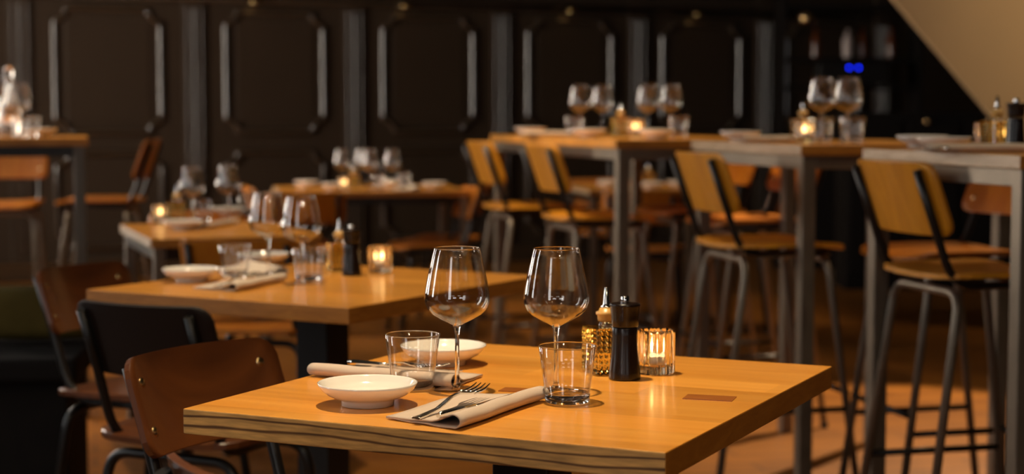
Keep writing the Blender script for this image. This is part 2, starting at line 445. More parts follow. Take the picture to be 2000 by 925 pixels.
A, B, C = P(357, 797, .75), P(1300, 883, .75), P(1648, 716, .75)
T_ang = math.degrees(math.atan2(B.y - A.y, B.x - A.x))
Lm = (B - A).length
ux = (B - A).normalized(); uy = Vector((-ux.y, ux.x, 0))
Wm = (C - B).dot(uy)
ctr = A + ux * Lm / 2 + uy * Wm / 2
main = pedestal_table(Lm, Wm)
put(main, (ctr.x, ctr.y, 0), T_ang + 90, 'nearest oak table with black square column, laid for two', 'table', 'square oak tables')
def in_main(p):
    d = Vector(p) - ctr; return Vector((d.x * ux.x + d.y * ux.y, d.x * uy.x + d.y * uy.y, 0))
# two darker rectangular inlays let into the top
for (u, v, lx, ly) in ((1386, 777, .070, .040), (1012, 762, .05, .034)):
    q = in_main(P(u, v, .75))
    o = MB().box((q.x, q.y, .7505), (lx, ly, .0012), R(8), 0).build('inlay', 'inlay', main)
a, b, c = P(168, 565, .75), P(681, 601, .75), P(970, 533, .75)
ang2 = math.degrees(math.atan2(b.y - a.y, b.x - a.x)); L2 = (b - a).length
u2 = (b - a).normalized(); v2 = Vector((-u2.y, u2.x, 0)); W2 = (c - b).dot(v2)
ctr2 = a + u2 * L2 / 2 + v2 * W2 / 2
t2 = pedestal_table(L2, W2, 'oak_side')
put(t2, (ctr2.x, ctr2.y, 0), ang2 + 90, 'second oak table from the front, beyond the left chairs, with black mill and candle', 'table', 'square oak tables')

def put_corner(proto, near_left, ang, L, W, label, group, cat='table'):
    """near-left corner given, local X at heading ang"""
    d = Vector((math.cos(R(ang)), math.sin(R(ang)), 0)); n = Vector((-d.y, d.x, 0))
    c = Vector(near_left) + d * L / 2 + n * W / 2
    return put(proto, (c.x, c.y, 0), ang + 90, label, cat, group)
HT = 1.06
k5 = P(294, 467, .75)
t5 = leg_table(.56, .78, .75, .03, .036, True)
put_corner(t5, (k5.x, k5.y, 0), 20, .56, .78, 'third oak table, small, at left with a pale daylit left side and glowing candle', 'far low tables')
t4 = leg_table(.98, .72, .75, .03, .036, True)
put_corner(t4, PY(560, 8.65, 0), 12, .95, .72, 'low oak table before the panelled wall, between the left and right stools', 'far low tables')
t6 = leg_table(.74, .74, .75, .03, .036, True)
put_corner(t6, PY(1150, 8.9, 0), 8, .74, .74, 'low oak table seen between the steel legs of the farthest high table', 'far low tables')
t1 = leg_table(.70, 1.60, HT, side='oak')
put_corner(t1, (.36, 5.84, 0), 16.5, .70, 1.60, 'farthest and longest high oak table on grey steel legs', 'right-hand high tables')
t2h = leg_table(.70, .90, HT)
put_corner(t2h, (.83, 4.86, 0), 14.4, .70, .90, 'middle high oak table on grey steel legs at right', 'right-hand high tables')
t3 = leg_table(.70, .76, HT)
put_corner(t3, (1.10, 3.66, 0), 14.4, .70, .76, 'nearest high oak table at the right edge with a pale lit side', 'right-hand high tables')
tl = leg_table(1.5, .7, HT, steel='dark_steel', side='oak')
k = PY(182, 6.35, 0)
dl = Vector((math.cos(R(14.4)), math.sin(R(14.4)), 0))
put_corner(tl, k - dl * 1.5, 14.4, 1.5, .7, 'high oak table at the left edge carrying a tall glass', None)

# ------------------------------------------------------------------ chairs and stools (local +Y = forward)
def curved_board(w, h, zc, yc, lean, curve, th=.009, rc=.032, zl=.0):
    """plywood backrest: concave towards the sitter, rounded corners"""
    def fn(i, j):
        v = j * 2 - 1; vv = math.sin(v * math.pi / 2)
        z = vv * h / 2
        dz = max(0, abs(z) - (h / 2 - rc))
        wr = w / 2 - rc + math.sqrt(max(0, rc * rc - dz * dz))
        u = i * 2 - 1; x = u * wr
        y = curve * (x / (w / 2)) ** 2 + zl * (-z)
        n = Vector((-2 * curve * x / (w / 2) ** 2, 1, lean)).normalized()
        return Vector((x, yc + y - lean * z, zc + z)), n
    return MB().sheet(fn, 16, 14, th)
def seat_mb(w, d, z, th=.012, dip=.008):
    def fn(i, j):
        v = j * 2 - 1; vv = math.sin(v * math.pi / 2); y = vv * d / 2; rc = .07
        dz = max(0, abs(y) - (d / 2 - rc)); wr = w / 2 - rc + math.sqrt(max(0, rc * rc - dz * dz))
        if y < 0: wr *= .94 + .06 * (1 + y / (d / 2))
        x = (i * 2 - 1) * wr
        zz = z - dip * (1 - (x / (w / 2)) ** 2) - max(0, (y - d * .3)) ** 2 * 2.0
        return Vector((x, y, zz)), Vector((0, 0, 1))
    return MB().sheet(fn, 12, 14, th)
def rivet(p, n, r=.009):
    mb = MB(); mb.lathe([(0, -.004), (r, -.004), (r, .001), (r * .7, .003), (0, .0038)], 12)
    q = Vector(n).to_track_quat('Z', 'Y').to_matrix().to_4x4()
    bmesh.ops.transform(mb.bm, matrix=Matrix.Translation(p) @ q, verts=mb.bm.verts[:])
    return mb
def make_chair(zs, top, tall, wood_m, leg_m, up_m, bw=.39, bh=.16, splay=.10):
    r = empty('bar_stool' if tall else 'dining_chair')
    seat_mb(.39, .37, zs).build('seat', wood_m, r)
    lean = .36; curve = .038
    zb = top - bh / 2; yb = -.235
    board = curved_board(bw, bh, zb, yb, lean, curve).build('backrest', wood_m, r)
    xs = bw / 2 - .035
    yo = yb + curve * (xs / (bw / 2)) ** 2
    for sx in (-1, 1):
        zt = top - .018
        pts = [(sx * xs, yo - .018 - lean * (zt - zb), zt), (sx * xs, yo - .018 + lean * (zb - zt + bh * .9) * 1.0, zb - bh * .5),
               (sx * (xs - .002), -.150, zs - .028), (sx * (xs - .01), .13, zs - .026)]
        MB().tube(fillet(pts, [.05, .09], 7), .0105, 10).build('back_tube', up_m, r)
        for dz in ((-.038, .038) if bh < .157 else (-.045, .045)):
            p = Vector((sx * xs, yo + .004 - lean * dz, zb + dz))
            rivet(p, (-sx * .2, 1, lean)).build('rivet', 'brass', board)
    # rear and front inverted-U legs
    for yy, sp in ((-.135, -1), (.12, 1)):
        yf = yy + sp * splay
        wd = .165
        pts = [(-wd - .025, yf, 0.003), (-wd, yy, zs - .045), (wd, yy, zs - .045), (wd + .025, yf, 0.003)]
        lf = MB().tube(fillet(pts, .055, 8), .0115, 10).build('leg_frame', leg_m, r)
        for sx in (-1, 1):
            MB().lathe([(0, 0), (.015, 0), (.015, .012), (.012, .02), (0, .02)], 10, (sx * (wd + .0245), yf, 0)).build('foot_cap', 'black_steel', lf)
    if tall:
        zf = .27
        t = 1 - zf / (zs - .045)
        for sx in (-1, 1):
            MB().tube([(sx * (.165 + .025 * t), -.135 - splay * t, zf), (sx * (.165 + .025 * t), .12 + splay * t, zf)], .009, 8).build('footrest', 'dark_tube', r)
        MB().tube([(-.165 - .025 * t, .12 + splay * t, zf + .05), (.165 + .025 * t, .12 + splay * t, zf + .05)], .009, 8).build('footrest', 'dark_tube', r)
    return r
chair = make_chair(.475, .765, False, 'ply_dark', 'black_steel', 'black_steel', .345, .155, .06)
def put_board(proto, bx, by, ang, label, cat, group, yb=-.235):
    """place so that the backrest centre stands at (bx, by)"""
    d = Vector((math.cos(R(ang)), math.sin(R(ang)), 0))
    return put(proto, (bx - d.x * yb, by - d.y * yb, 0), ang, label, cat, group)
g = 'dining chairs on the left'
put_board(chair, -.522, 2.775, -34, 'brown plywood chair with brass rivets pulled up to the nearest table', 'chair', g)
put_board(chair, -1.10, 4.275, -26, 'brown plywood chair at the left end of the second table, board lit from above', 'chair', g)
put_board(chair, -.295, 1.79, 40, 'chair at the bottom edge, only the rim of its brown backrest in view', 'chair', g)
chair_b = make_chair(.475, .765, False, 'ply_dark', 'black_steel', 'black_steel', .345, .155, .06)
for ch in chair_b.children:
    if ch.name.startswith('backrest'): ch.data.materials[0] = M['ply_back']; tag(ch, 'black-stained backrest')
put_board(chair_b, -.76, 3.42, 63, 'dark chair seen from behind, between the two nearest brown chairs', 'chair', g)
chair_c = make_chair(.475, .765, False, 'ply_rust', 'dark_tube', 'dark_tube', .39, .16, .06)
g = 'orange-brown chairs at the far low tables'
p = PY(470, 5.2, 0); put_board(chair_c, p.x, p.y, 80, 'orange chair with its back to us at the small third table', 'chair', g)
p = PY(392, 6.7, 0); put_board(chair_c, p.x, p.y, -70, 'orange chair on the far side of the small third table, backrest seen below its top', 'chair', g)
p = PY(600, 8.35, 0); put_board(chair_c, p.x, p.y, 95, 'chair with its back to us at the near side of the low panelled-wall table', 'chair', g)
p = PY(488, 9.0, 0); put_board(chair_c, p.x, p.y, 15, 'chair at the left end of the low table by the panelled wall', 'chair', g)
p = PY(922, 8.85, 0); put_board(chair_c, p.x, p.y, 195, 'chair pushed in at the right end of the low table by the panelled wall', 'chair', g)
p = PY(945, 9.2, 0); put_board(chair_c, p.x, p.y, 168, 'chair standing just right of the low panelled-wall table, behind the first stool', 'chair', g)
p = PY(1250, 8.35, 0); put_board(chair_c, p.x, p.y, 80, 'chair with its back to us at the low table beyond the high table legs', 'chair', g)
p = PY(1170, 10.0, 0); put_board(chair_c, p.x, p.y, -80, 'chair on the far side of the low table beyond the high table legs', 'chair', g)
p = PY(1538, 8.9, 0); put_board(chair_c, p.x, p.y, 150, 'rust-orange chair glimpsed under the middle high table, left of its front leg', 'chair', g)

stool = make_chair(.765, 1.035, True, 'ply_gold', 'steel', 'dark_tube', .40, .175, .10)
g = 'bar stools along the right-hand high tables'
def rear(x, y): return (x, y)
def put_stool(rx, ry, ang, label, group=g, proto=None):
    d = Vector((math.cos(R(ang)), math.sin(R(ang)), 0))
    return put(proto or stool, (rx + d.x * .135, ry + d.y * .135, 0), ang, label, 'stool', group)
put_stool(1.03, 4.18, 14, 'bar stool with golden backrest at the nearest high table on the right')
put_stool(.65, 5.10, 14, 'bar stool with golden backrest at the middle high table')
put_stool(.20, 6.42, 16, 'second bar stool from the left on the near side of the farthest high table')
put_stool(-.045, 7.15, 16, 'first bar stool from the left on the near side of the farthest high table')
stool_r = make_chair(.765, 1.035, True, 'ply_rust', 'steel', 'dark_tube', .40, .175, .10)
put_stool(.86, 6.95, 196, 'bar stool on the far side of the farthest high table, facing left', g, stool_r)
put_stool(1.0, 6.3, 196, 'bar stool between the farthest and middle high tables, facing left', g, stool_r)
put_stool(1.36, 4.85, 194, 'bar stool on the far side of the nearest high table, facing left', g, stool_r)
g = 'bar stools at the left high table'
k = PY(262, 7.7, 0); put_stool(k.x, k.y, 184, 'bar stool seen from the side at the right end of the left high table', g, stool_r)
k = PY(10, 7.55, 0); put_stool(k.x, k.y, -80, 'bar stool behind the left high table, cut by the left edge', g, stool_r)

# ------------------------------------------------------------------ tableware
def make_wine_glass():
    r = empty('wine_glass')
    MB().lathe([(0, 0), (.034, 0), (.0345, .0008), (.034, .0016), (.02, .0028), (.008, .0050), (0, .0055)], 40).build('foot', 'thin', r)
    MB().lathe([(0, .0056), (.007, .0058), (.0042, .011), (.0034, .02), (.0031, .05), (.0033, .08), (.0045, .090), (.0065, .0948), (.004, .0975), (0, .098)], 40).build('stem', 'glass', r)
    outer = [(.0055, .0945), (.012, .0982), (.024, .1042), (.0355, .1110), (.0425, .1178), (.0465, .1268), (.0474, .134), (.0464, .143), (.0442, .157), (.0406, .175), (.0370, .191), (.0335, .2055)]
    inner = [(max(0.0, x - .0011), z + (.0016 if x < .03 else 0)) for x, z in outer]; inner = inner[::-1]; inner[0] = (.0325, .2055)
    prof = [(0, .094)] + outer + [(.0331, .2061)] + inner + [(0, .0965)]
    MB().lathe(prof, 56).build('bowl', 'thin', r)
    MB().tube([(.0331 * math.cos(R(a)), .0331 * math.sin(R(a)), .2062) for a in range(0, 360, 9)], .0008, 6, closed=True).build('rim', 'glass', r)
    return r
def make_tumbler():
    r = empty('tumbler')
    MB().lathe([(0, .0005), (.029, 0), (.0305, .001), (.0312, .004), (.0318, .0125), (.0300, .0135), (.027, .0115), (0, .0105)], 48).build('thick_base', 'glass', r)
    MB().lathe([(.0318, .0126), (.0360, .046), (.0402, .0775), (.0396, .0783), (.0390, .0775), (.0348, .046), (.0306, .0140), (.0318, .0126)], 48).build('wall', 'thin', r)
    MB().tube([(.0396 * math.cos(R(a)), .0396 * math.sin(R(a)), .0783) for a in range(0, 360, 9)], .0009, 6, closed=True).build('rim', 'glass', r)
    return r
def make_plate():
    return MB().lathe([(0, .004), (.033, .004), (.0345, 0), (.0365, 0), (.0368, .0065), (.0385, .0085), (.048, .0112), (.057, .0158), (.0640, .0218), (.0680, .0280), (.0690, .0308), (.0675, .0315), (.0655, .0295), (.0615, .0235), (.055, .0185), (.046, .0160), (.03, .0150), (0, .0148)], 56).build('plate', 'porcelain')
def make_napkin(mat='linen'):
    # cross-section folded over at the right, roll open at both ends; length along local Y
    sec = []
    W = .112; r = .0085
    low = [(-W + W * i / 8, .0012 + .0006 * math.sin(i * 1.7)) for i in range(9)]
    curl = [(r * .2 + (r + .004) * math.sin(R(a)), r - r * math.cos(R(a)) + .0012) for a in range(15, 200, 17)]
    back = [(-.004 - .001, 2 * r - .001), (-.014, .0135), (-.024, .0075), (-.034, .0048)] + [(-.034 - (W - .034) * i / 5, .0045 - .0004 * i) for i in range(1, 6)]
    line = low + curl + back
    mb = MB(); n = 16; Lh = .25
    def fn(i, j):
        y = (i - .5) * Lh
        kk = j * (len(line) - 1); a = int(min(kk, len(line) - 2)); f = kk - a
        x = line[a][0] * (1 - f) + line[a + 1][0] * f; z = line[a][1] * (1 - f) + line[a + 1][1] * f
        tx = line[a + 1][0] - line[a][0]; tz = line[a + 1][1] - line[a][1]
        nn = Vector((-tz, 0, tx)).normalized()
        sk = (-x / W); y2 = y * (1 - .16 * sk) + sk * .004
        wob = .0012 * math.sin(i * 9 + x * 40) * (1 if z > .004 else .2)
        return Vector((x + .0016 * math.sin(i * 7), y2, z + abs(wob))), nn
    mb.sheet(fn, n, len(line) - 1, .0015)
    return mb.build('napkin', mat)
def make_fork():
    r = MB()
    prof = [(0, .0024, .006), (.02, .0026, .0055), (.06, .0050, .0035), (.10, .0150, .0026), (.120, .0165, .003), (.130, .0155, .006), (.140, .0145, .0105), (.150, .0145, .0125)]
    def fn(i, j):
        k = i * (len(prof) - 1); a = int(min(k, len(prof) - 2)); f = k - a
        y = prof[a][0] * (1 - f) + prof[a + 1][0] * f; z = prof[a][1] * (1 - f) + prof[a + 1][1] * f; w_ = prof[a][2] * (1 - f) + prof[a + 1][2] * f
        return Vector(((j * 2 - 1) * w_, y, z)), Vector((0, 0, 1))
    r.sheet(fn, 28, 4, .0020)
    for k in range(4):
        x = (-.0108 + k * .0072)
        r.tube([(x, .148, .0140), (x * 1.02, .165, .0135), (x, .180, .0150), (x * .96, .197, .0195)], [.0021, .0019, .0017, .0008], 6)
    return r.build('fork', 'cutlery')
def make_knife():
    r = MB()
    pts = [(0, 0, .004), (0, .01, .0042), (0, .05, .004), (0, .09, .0035)]
    r.tube(pts, [.0035, .0048, .0042, .0032], 10)
    def fn(i, j):
        y = .088 + i * .115; wd = .008 * (1 if i < .8 else (1 - ((i - .8) / .2) ** 2 * .8))
        return Vector((-.004 + j * wd * 1.2, y, .0035)), Vector((0, 0, 1))
    r.sheet(fn, 12, 2, .0012)
    return r.build('knife', 'cutlery')
def make_mill():
    r = empty('pepper_mill')
    MB().lathe([(0, 0), (.0238, 0), (.0243, .003), (.0236, .012), (.0212, .032), (.0198, .052), (.0193, .066), (.0196, .0775), (.0190, .0790), (0, .079)], 40).build('body', 'black_gloss', r)
    MB().lathe([(0, .0795), (.0190, .0795), (.0202, .0810), (.0206, .092), (.0228, .110), (.0236, .1125), (.0232, .1145), (.018, .1155), (0, .1155)], 40).build('head', 'black_gloss', r)
    k = MB().lathe([(0, .115), (.0062, .115), (.0066, .117), (.0066, .1245), (.0056, .1262), (0, .1265)], 20).build('knob', 'chrome', r); tag(k, 'chrome knob')
    return r
def make_cruet():
    r = empty('oil_cruet')
    b = MB(); b.box((0, 0, .036), (.058, .058, .072), 0, .003)
    # pressed diamond studs on all four faces
    for f_ in range(4):
        rot = Matrix.Rotation(f_ * math.pi / 2, 4, 'Z')
        for i in range(6):
            for j in range(8):
                x = -.0225 + i * .009; z = .0065 + j * .0084
                q = [Vector((x - .004, .029, z)), Vector((x, .029, z + .004)), Vector((x + .004, .029, z)), Vector((x, .029, z - .004))]
                vs = [b.bm.verts.new(rot @ p) for p in q]; t = b.bm.verts.new(rot @ Vector((x, .0318, z)))
                for k in range(4): b.bm.faces.new((vs[k], vs[(k + 1) % 4], t))
    b.build('bottle', 'oil', r)
    MB().lathe([(.0, .072), (.012, .072), (.0125, .0745), (.0105, .078), (.0105, .081), (0, .081)], 24).build('neck', 'glass', r)
    MB().lathe([(0, .0805), (.0128, .0805), (.0140, .0835), (.0140, .089), (.0165, .091), (.0165, .0945), (.0120, .0965), (.0105, .1010), (0, .101)], 24).build('stopper', 'cork', r)
    MB().lathe([(0, .101), (.0085, .101), (.009, .1035), (.0055, .106), (.0052, .109), (.0030, .132), (.0018, .133), (0, .133)], 16).build('pourer', 'chrome', r)
    return r
def make_candle(n=14, rad=.0275, hgt=.068):
    r = empty('candle_holder')
    def mod(a, q, z):
        if q < rad * .8: return 1
        return 1 + .15 * abs(math.cos(a * n / 2)) - .08
    prof = [(0, 0), (rad * .9, 0), (rad, .003), (rad, .02), (rad, hgt - .006), (rad * .99, hgt - .002), (rad * .93, hgt), (rad * .86, hgt - .002), (rad * .79, hgt - .006), (rad * .78, .02), (rad * .76, .013), (0, .012)]
    MB().lathe(prof, n * 8, mod=mod).build('holder', 'ribbed', r)
    MB().lathe([(0, .0125), (.0175, .0125), (.0178, .014), (.0178, .0275), (.0172, .0278), (.0172, .0255), (0, .0255)], 32).build('tealight_cup', 'alu', r)
    MB().lathe([(0, .0257), (.0168, .0257), (.0166, .0265), (.006, .0258), (0, .026)], 32).build('wax', 'wax', r)
    MB().lathe([(0, .031), (.0022, .033), (.0032, .037), (.0026, .043), (.0012, .049), (0, .053)], 12).build('flame', 'flame', r)
    return r
WG, TU, PL, NA, NAW, FK, KN, MI, CR, CA = make_wine_glass(), make_tumbler(), make_plate(), make_napkin(), make_napkin('linen_w'), make_fork(), make_knife(), make_mill(), make_cruet(), make_candle()
def candle_light(p, e):
    l = bpy.data.lights.new('candle_light', 'POINT'); l.energy = e; l.color = (1, .6, .25); l.shadow_soft_size = .004
    o = bpy.data.objects.new('candle_light', l); COL.objects.link(o); o.location = (p[0], p[1], p[2] + .042)
def on(proto, u, v, z, label, cat, group, ang=90, dz=0):
    p = P(u, v, z); return put(proto, (p.x, p.y, z + .0006 + dz), ang, label, cat, group)
def onY(proto, u, Y, z, label, cat, group, ang=90, dz=0):
    p = PY(u, Y, z); return put(proto, (p.x, p.y, z + .0006 + dz), ang, label, cat, group)
g1, g2, g3, g4 = 'wine glasses', 'water tumblers', 'small white plates', 'napkins'
Z = .75
# --- nearest table
on(WG, 893, 762, Z, 'large clear wine glass on the nearest table, behind the fork', 'glass', g1)
p = P(1086, 762, Z); on(WG, 1086, 764, Z, 'large clear wine glass behind the right-hand tumbler of the nearest table', 'glass', g1)
on(TU, 806, 757, Z, 'clear tumbler between the two plates of the nearest table', 'glass', g2)
on(TU, 1108, 785, Z, 'clear tumbler at the rolled end of the napkin, nearest the mill', 'glass', g2)
on(PL, 718, 790, Z, 'shallow white plate at the front left of the nearest table', 'plate', g3)
on(PL, 866, 711, Z, 'shallow white plate at the back of the nearest table, behind a wine glass', 'plate', g3)
e0, e1 = P(885, 838, Z), P(1050, 782, Z)
na = math.degrees(math.atan2(e1.y - e0.y, e1.x - e0.x)); mid = (e0 + e1) / 2
put(NA, (mid.x, mid.y, Z + .0012), na, 'beige linen napkin folded over, in front on the nearest table', 'napkin', g4)
h0 = P(812, 830, Z); 
put(FK, (h0.x, h0.y, Z + .0068), na + 2, 'steel fork with upturned tines on the front napkin', 'fork', 'cutlery')
h0 = P(853, 826, Z)
put(KN, (h0.x + .002, h0.y, Z + .0062), na - 3, 'steel knife beside the fork on the front napkin', 'knife', 'cutlery')
e0, e1 = P(622, 734, Z), P(880, 757, Z)
na2 = math.degrees(math.atan2(e1.y - e0.y, e1.x - e0.x)); mid = (e0 + e1) / 2
put(NA, (mid.x, mid.y, Z + .0012), na2, 'beige linen napkin folded over, behind the tumbler on the nearest table', 'napkin', g4)
h0 = P(664, 725, Z); put(FK, (h0.x, h0.y, Z + .0068), na2 - 2, 'steel fork on the rear napkin seen through the tumbler', 'fork', 'cutlery')
h0 = P(680, 719, Z); put(KN, (h0.x, h0.y, Z + .0062), na2 + 2, 'steel knife on the rear napkin seen through the tumbler', 'knife', 'cutlery')
on(MI, 1220, 740, Z, 'glossy black pepper mill with chrome knob on the nearest table', 'pepper mill', 'black mills')
on(CR, 1184, 728, Z, 'square studded glass oil bottle with pourer behind the nearest black mill', 'bottle', 'oil bottles', 112)
p = on(CA, 1281, 729, Z, 'ribbed glass holder with burning tealight right of the nearest mill', 'candle', 'ribbed candle holders')
candle_light(p.location, .25)
# --- second table
on(PL, 373, 549, Z, 'white plate at the left end of the second table', 'plate', g3)
on(PL, 515, 517, Z, 'white plate at the back of the second table behind the tumbler', 'plate', g3)
on(TU, 460, 541, Z, 'tumbler standing between the two plates of the second table', 'glass', g2)
on(TU, 603, 548, Z, 'tumbler at the right end of the napkin on the second table', 'glass', g2)
on(WG, 525, 540, Z, 'left one of the pair of wine glasses on the second table', 'glass', g1)
on(WG, 590, 554, Z, 'right one of the pair of wine glasses on the second table', 'glass', g1)
e0, e1 = P(445, 571, Z), P(555, 548, Z)
a_ = math.degrees(math.atan2(e1.y - e0.y, e1.x - e0.x)); mid = (e0 + e1) / 2
put(NAW, (mid.x, mid.y, Z + .0012), a_, 'pale napkin before the tumblers on the second table', 'napkin', g4)
h0 = P(420, 567, Z); put(FK, (h0.x, h0.y, Z + .0068), a_ - 2, 'fork on the pale napkin of the second table', 'fork', 'cutlery')
h0 = P(442, 568, Z); put(KN, (h0.x, h0.y, Z + .0062), a_ - 3, 'knife on the pale napkin of the second table', 'knife', 'cutlery')
p = P(500, 530, Z); put(NAW, (p.x + .02, p.y, Z + .0012), ang2 + 150, 'pale napkin behind the wine glasses on the second table', 'napkin', g4)
on(MI, 687, 538, Z, 'black pepper mill on the second table, in front of its oil bottle', 'pepper mill', 'black mills')
on(CR, 664, 528, Z, 'oil bottle half hidden left of the mill on the second table', 'bottle', 'oil bottles', 112)
p = on(CA, 742, 532, Z, 'lit ribbed candle holder on the second table', 'candle', 'ribbed candle holders'); candle_light(p.location, .5)
# --- third table
p = on(CA, 313, 436, Z, 'lit ribbed candle holder on the small third table', 'candle', 'ribbed candle holders'); candle_light(p.location, .5)
on(CR, 346, 430, Z, 'oil bottle right of the candle on the small third table', 'bottle', 'oil bottles', 112)
on(PL, 358, 448, Z, 'white plate on the near edge of the small third table', 'plate', g3)
on(PL, 448, 421, Z, 'white plate at the back right of the small third table', 'plate', g3)
on(WG, 376, 437, Z, 'left wine glass of the small third table', 'glass', g1)
on(WG, 447, 430, Z, 'right wine glass of the small third table', 'glass', g1)
on(TU, 395, 432, Z, 'tumbler between the wine glasses of the small third table', 'glass', g2)
on(TU, 484, 422, Z, 'tumbler at the right end of the small third table', 'glass', g2)
p = P(430, 442, Z); put(NAW, (p.x, p.y, Z + .0012), 75, 'pale crumpled napkin with a shining knife on the small third table', 'napkin', g4)
put(KN, (p.x - .03, p.y - .07, Z + .0062), 75, 'knife glinting on the small third table', 'knife', 'cutlery')
# --- low table by the wall
z_ = Z
onY(PL, 598, 9.25, z_, 'white plate at the left end of the low table by the wall', 'plate', g3)
onY(PL, 652, 8.95, z_, 'white plate left of the candle on the low table by the wall', 'plate', g3)
onY(PL, 762, 9.3, z_, 'white plate under the right-hand glass of the low table by the wall', 'plate', g3)
onY(PL, 848, 9.1, z_, 'white plate at the right end of the low table by the wall', 'plate', g3)
for u, Y, t in ((668, 9.2, 'leftmost wine glass of the four on the low table by the wall'), (708, 9.3, 'second wine glass from the left on the low table by the wall'),
                (722, 9.0, 'third wine glass from the left on the low table by the wall'), (766, 9.1, 'rightmost wine glass of the four on the low table by the wall')):
    onY(WG, u, Y, z_, t, 'glass', g1)
onY(TU, 740, 8.95, z_, 'tumbler in the middle of the low table by the wall', 'glass', g2)
onY(TU, 790, 9.2, z_, 'tumbler right of the wine glasses on the low table by the wall', 'glass', g2)
p = onY(CA, 672, 8.85, z_, 'lit candle holder on the low table by the wall', 'candle', 'ribbed candle holders'); candle_light(p.location, 1.0)
onY(CR, 690, 9.1, z_, 'oil bottle beside the candle on the low table by the wall', 'bottle', 'oil bottles', 112)
onY(NAW, 810, 8.95, z_ + .0008, 'pale napkin on the right half of the low table by the wall', 'napkin', g4, 100)
# --- low table beyond the high tables
onY(PL, 1188, 9.3, z_, 'white plate at the left of the low table beyond the high table legs', 'plate', g3)
onY(PL, 1272, 9.1, z_, 'white plate before the oil bottle beyond the high table legs', 'plate', g3)
onY(PL, 1325, 9.3, z_, 'white plate at the right of the low table beyond the high table legs', 'plate', g3)
onY(CR, 1266, 9.3, z_, 'oil bottle on the low table beyond the high table legs', 'bottle', 'oil bottles', 112)
# --- farthest high table
h = HT
onY(PL, 1036, 7.15, h, 'white plate at the left end of the farthest high table', 'plate', g3)
onY(PL, 1150, 6.4, h, 'white plate before the left pair of glasses on the farthest high table', 'plate', g3)
onY(PL, 1282, 6.2, h, 'white plate before the right pair of glasses on the farthest high table', 'plate', g3)
for u, Y, t in ((1133, 7.0, 'first wine glass from the left on the farthest high table'), (1176, 7.1, 'second wine glass from the left on the farthest high table'),
                (1265, 6.85, 'third wine glass from the left on the farthest high table'), (1310, 6.9, 'fourth wine glass from the left on the farthest high table')):
    onY(WG, u, Y, h, t, 'glass', g1)
onY(TU, 1122, 6.75, h, 'tumbler before the left pair of glasses on the farthest high table', 'glass', g2)
onY(TU, 1325, 6.4, h, 'tumbler before the right pair of glasses on the farthest high table', 'glass', g2)
onY(CR, 1212, 6.7, h, 'oil bottle between the glass pairs on the farthest high table', 'bottle', 'oil bottles', 112)
p = onY(CA, 1242, 6.6, h, 'lit candle holder on the farthest high table', 'candle', 'ribbed candle holders'); candle_light(p.location, .8)
onY(NAW, 1075, 6.75, h + .0008, 'pale napkin right of the leftmost plate on the farthest high table', 'napkin', g4, 20)
# --- middle high table
onY(PL, 1446, 5.62, h, 'white plate at the left end of the middle high table', 'plate', g3)
onY(WG, 1604, 5.5, h, 'left wine glass of the middle high table', 'glass', g1)
onY(WG, 1655, 5.55, h, 'right wine glass of the middle high table', 'glass', g1)
onY(TU, 1603, 5.2, h, 'tumbler below the left wine glass of the middle high table', 'glass', g2)
onY(TU, 1664, 5.12, h, 'tumbler below the right wine glass of the middle high table', 'glass', g2)
onY(CR, 1568, 5.4, h, 'oil bottle left of the glasses on the middle high table', 'bottle', 'oil bottles', 112)
p = onY(CA, 1572, 5.2, h, 'candle holder by the oil bottle of the middle high table', 'candle', 'ribbed candle holders'); candle_light(p.location, .5)
onY(NAW, 1520, 5.35, h + .0008, 'pale napkin with cutlery left of the oil bottle on the middle high table', 'napkin', g4, 20)
onY(FK, 1500, 5.25, h, 'fork standing out on the napkin of the middle high table', 'fork', 'cutlery', 20, .007)
# --- nearest high table
onY(PL, 1800, 4.55, h, 'white plate at the far side of the nearest high table', 'plate', g3)
onY(PL, 1842, 4.25, h, 'white plate at the near side of the nearest high table', 'plate', g3)
onY(KN, 1852, 3.85, h, 'knife glinting before the plates of the nearest high table', 'knife', 'cutlery', 100, .006)
onY(NAW, 1905, 3.95, h + .0008, 'pale napkin before the oil bottle at the right edge', 'napkin', g4, 14)
onY(CR, 1946, 4.15, h, 'oil bottle on the nearest high table by the right edge', 'bottle', 'oil bottles', 112)
onY(MI, 1983, 4.05, h, 'black pepper mill at the right edge on the nearest high table', 'pepper mill', 'black mills')
onY(CA, 1925, 4.32, h, 'candle holder beside the oil bottle at the right edge', 'candle', 'ribbed candle holders')
# --- left high table
onY(WG, 38, 6.6, h, 'wine glass at the left edge, right of the glass carafe', 'glass', g1)
onY(WG, 4, 6.75, h, 'wine glass cut by the left edge, left of the glass carafe', 'glass', g1)
onY(TU, 60, 6.6, h, 'tumbler right of the wine glasses on the left high table', 'glass', g2)
onY(PL, 78, 6.75, h, 'white plate at the right of the left high table', 'plate', g3)
onY(TU, 44, 6.35, h, 'tumbler before the wine glass on the left high table', 'glass', g2)
cf = empty('carafe')
MB().lathe([(0, 0), (.05, 0), (.052, .01), (.05, .06), (.036, .12), (.017, .17), (.014, .21), (.020, .225), (.0185, .226), (.0125, .21), (.0155, .17), (.034, .12), (.048, .06), (.049, .01), (0, .006)], 36).build('body', 'thin', cf)
MB().lathe([(0, .007), (.0475, .011), (.047, .05), (.04, .085), (0, .085)], 36).build('water', 'glass', cf)
MB().lathe([(0, .215), (.014, .218), (.018, .235), (.020, .25), (.012, .268), (0, .272)], 20).build('stopper', 'glass', cf)
onY(cf, 20, 6.5, h, 'tall clear carafe with round stopper on the left high table', 'carafe', None)

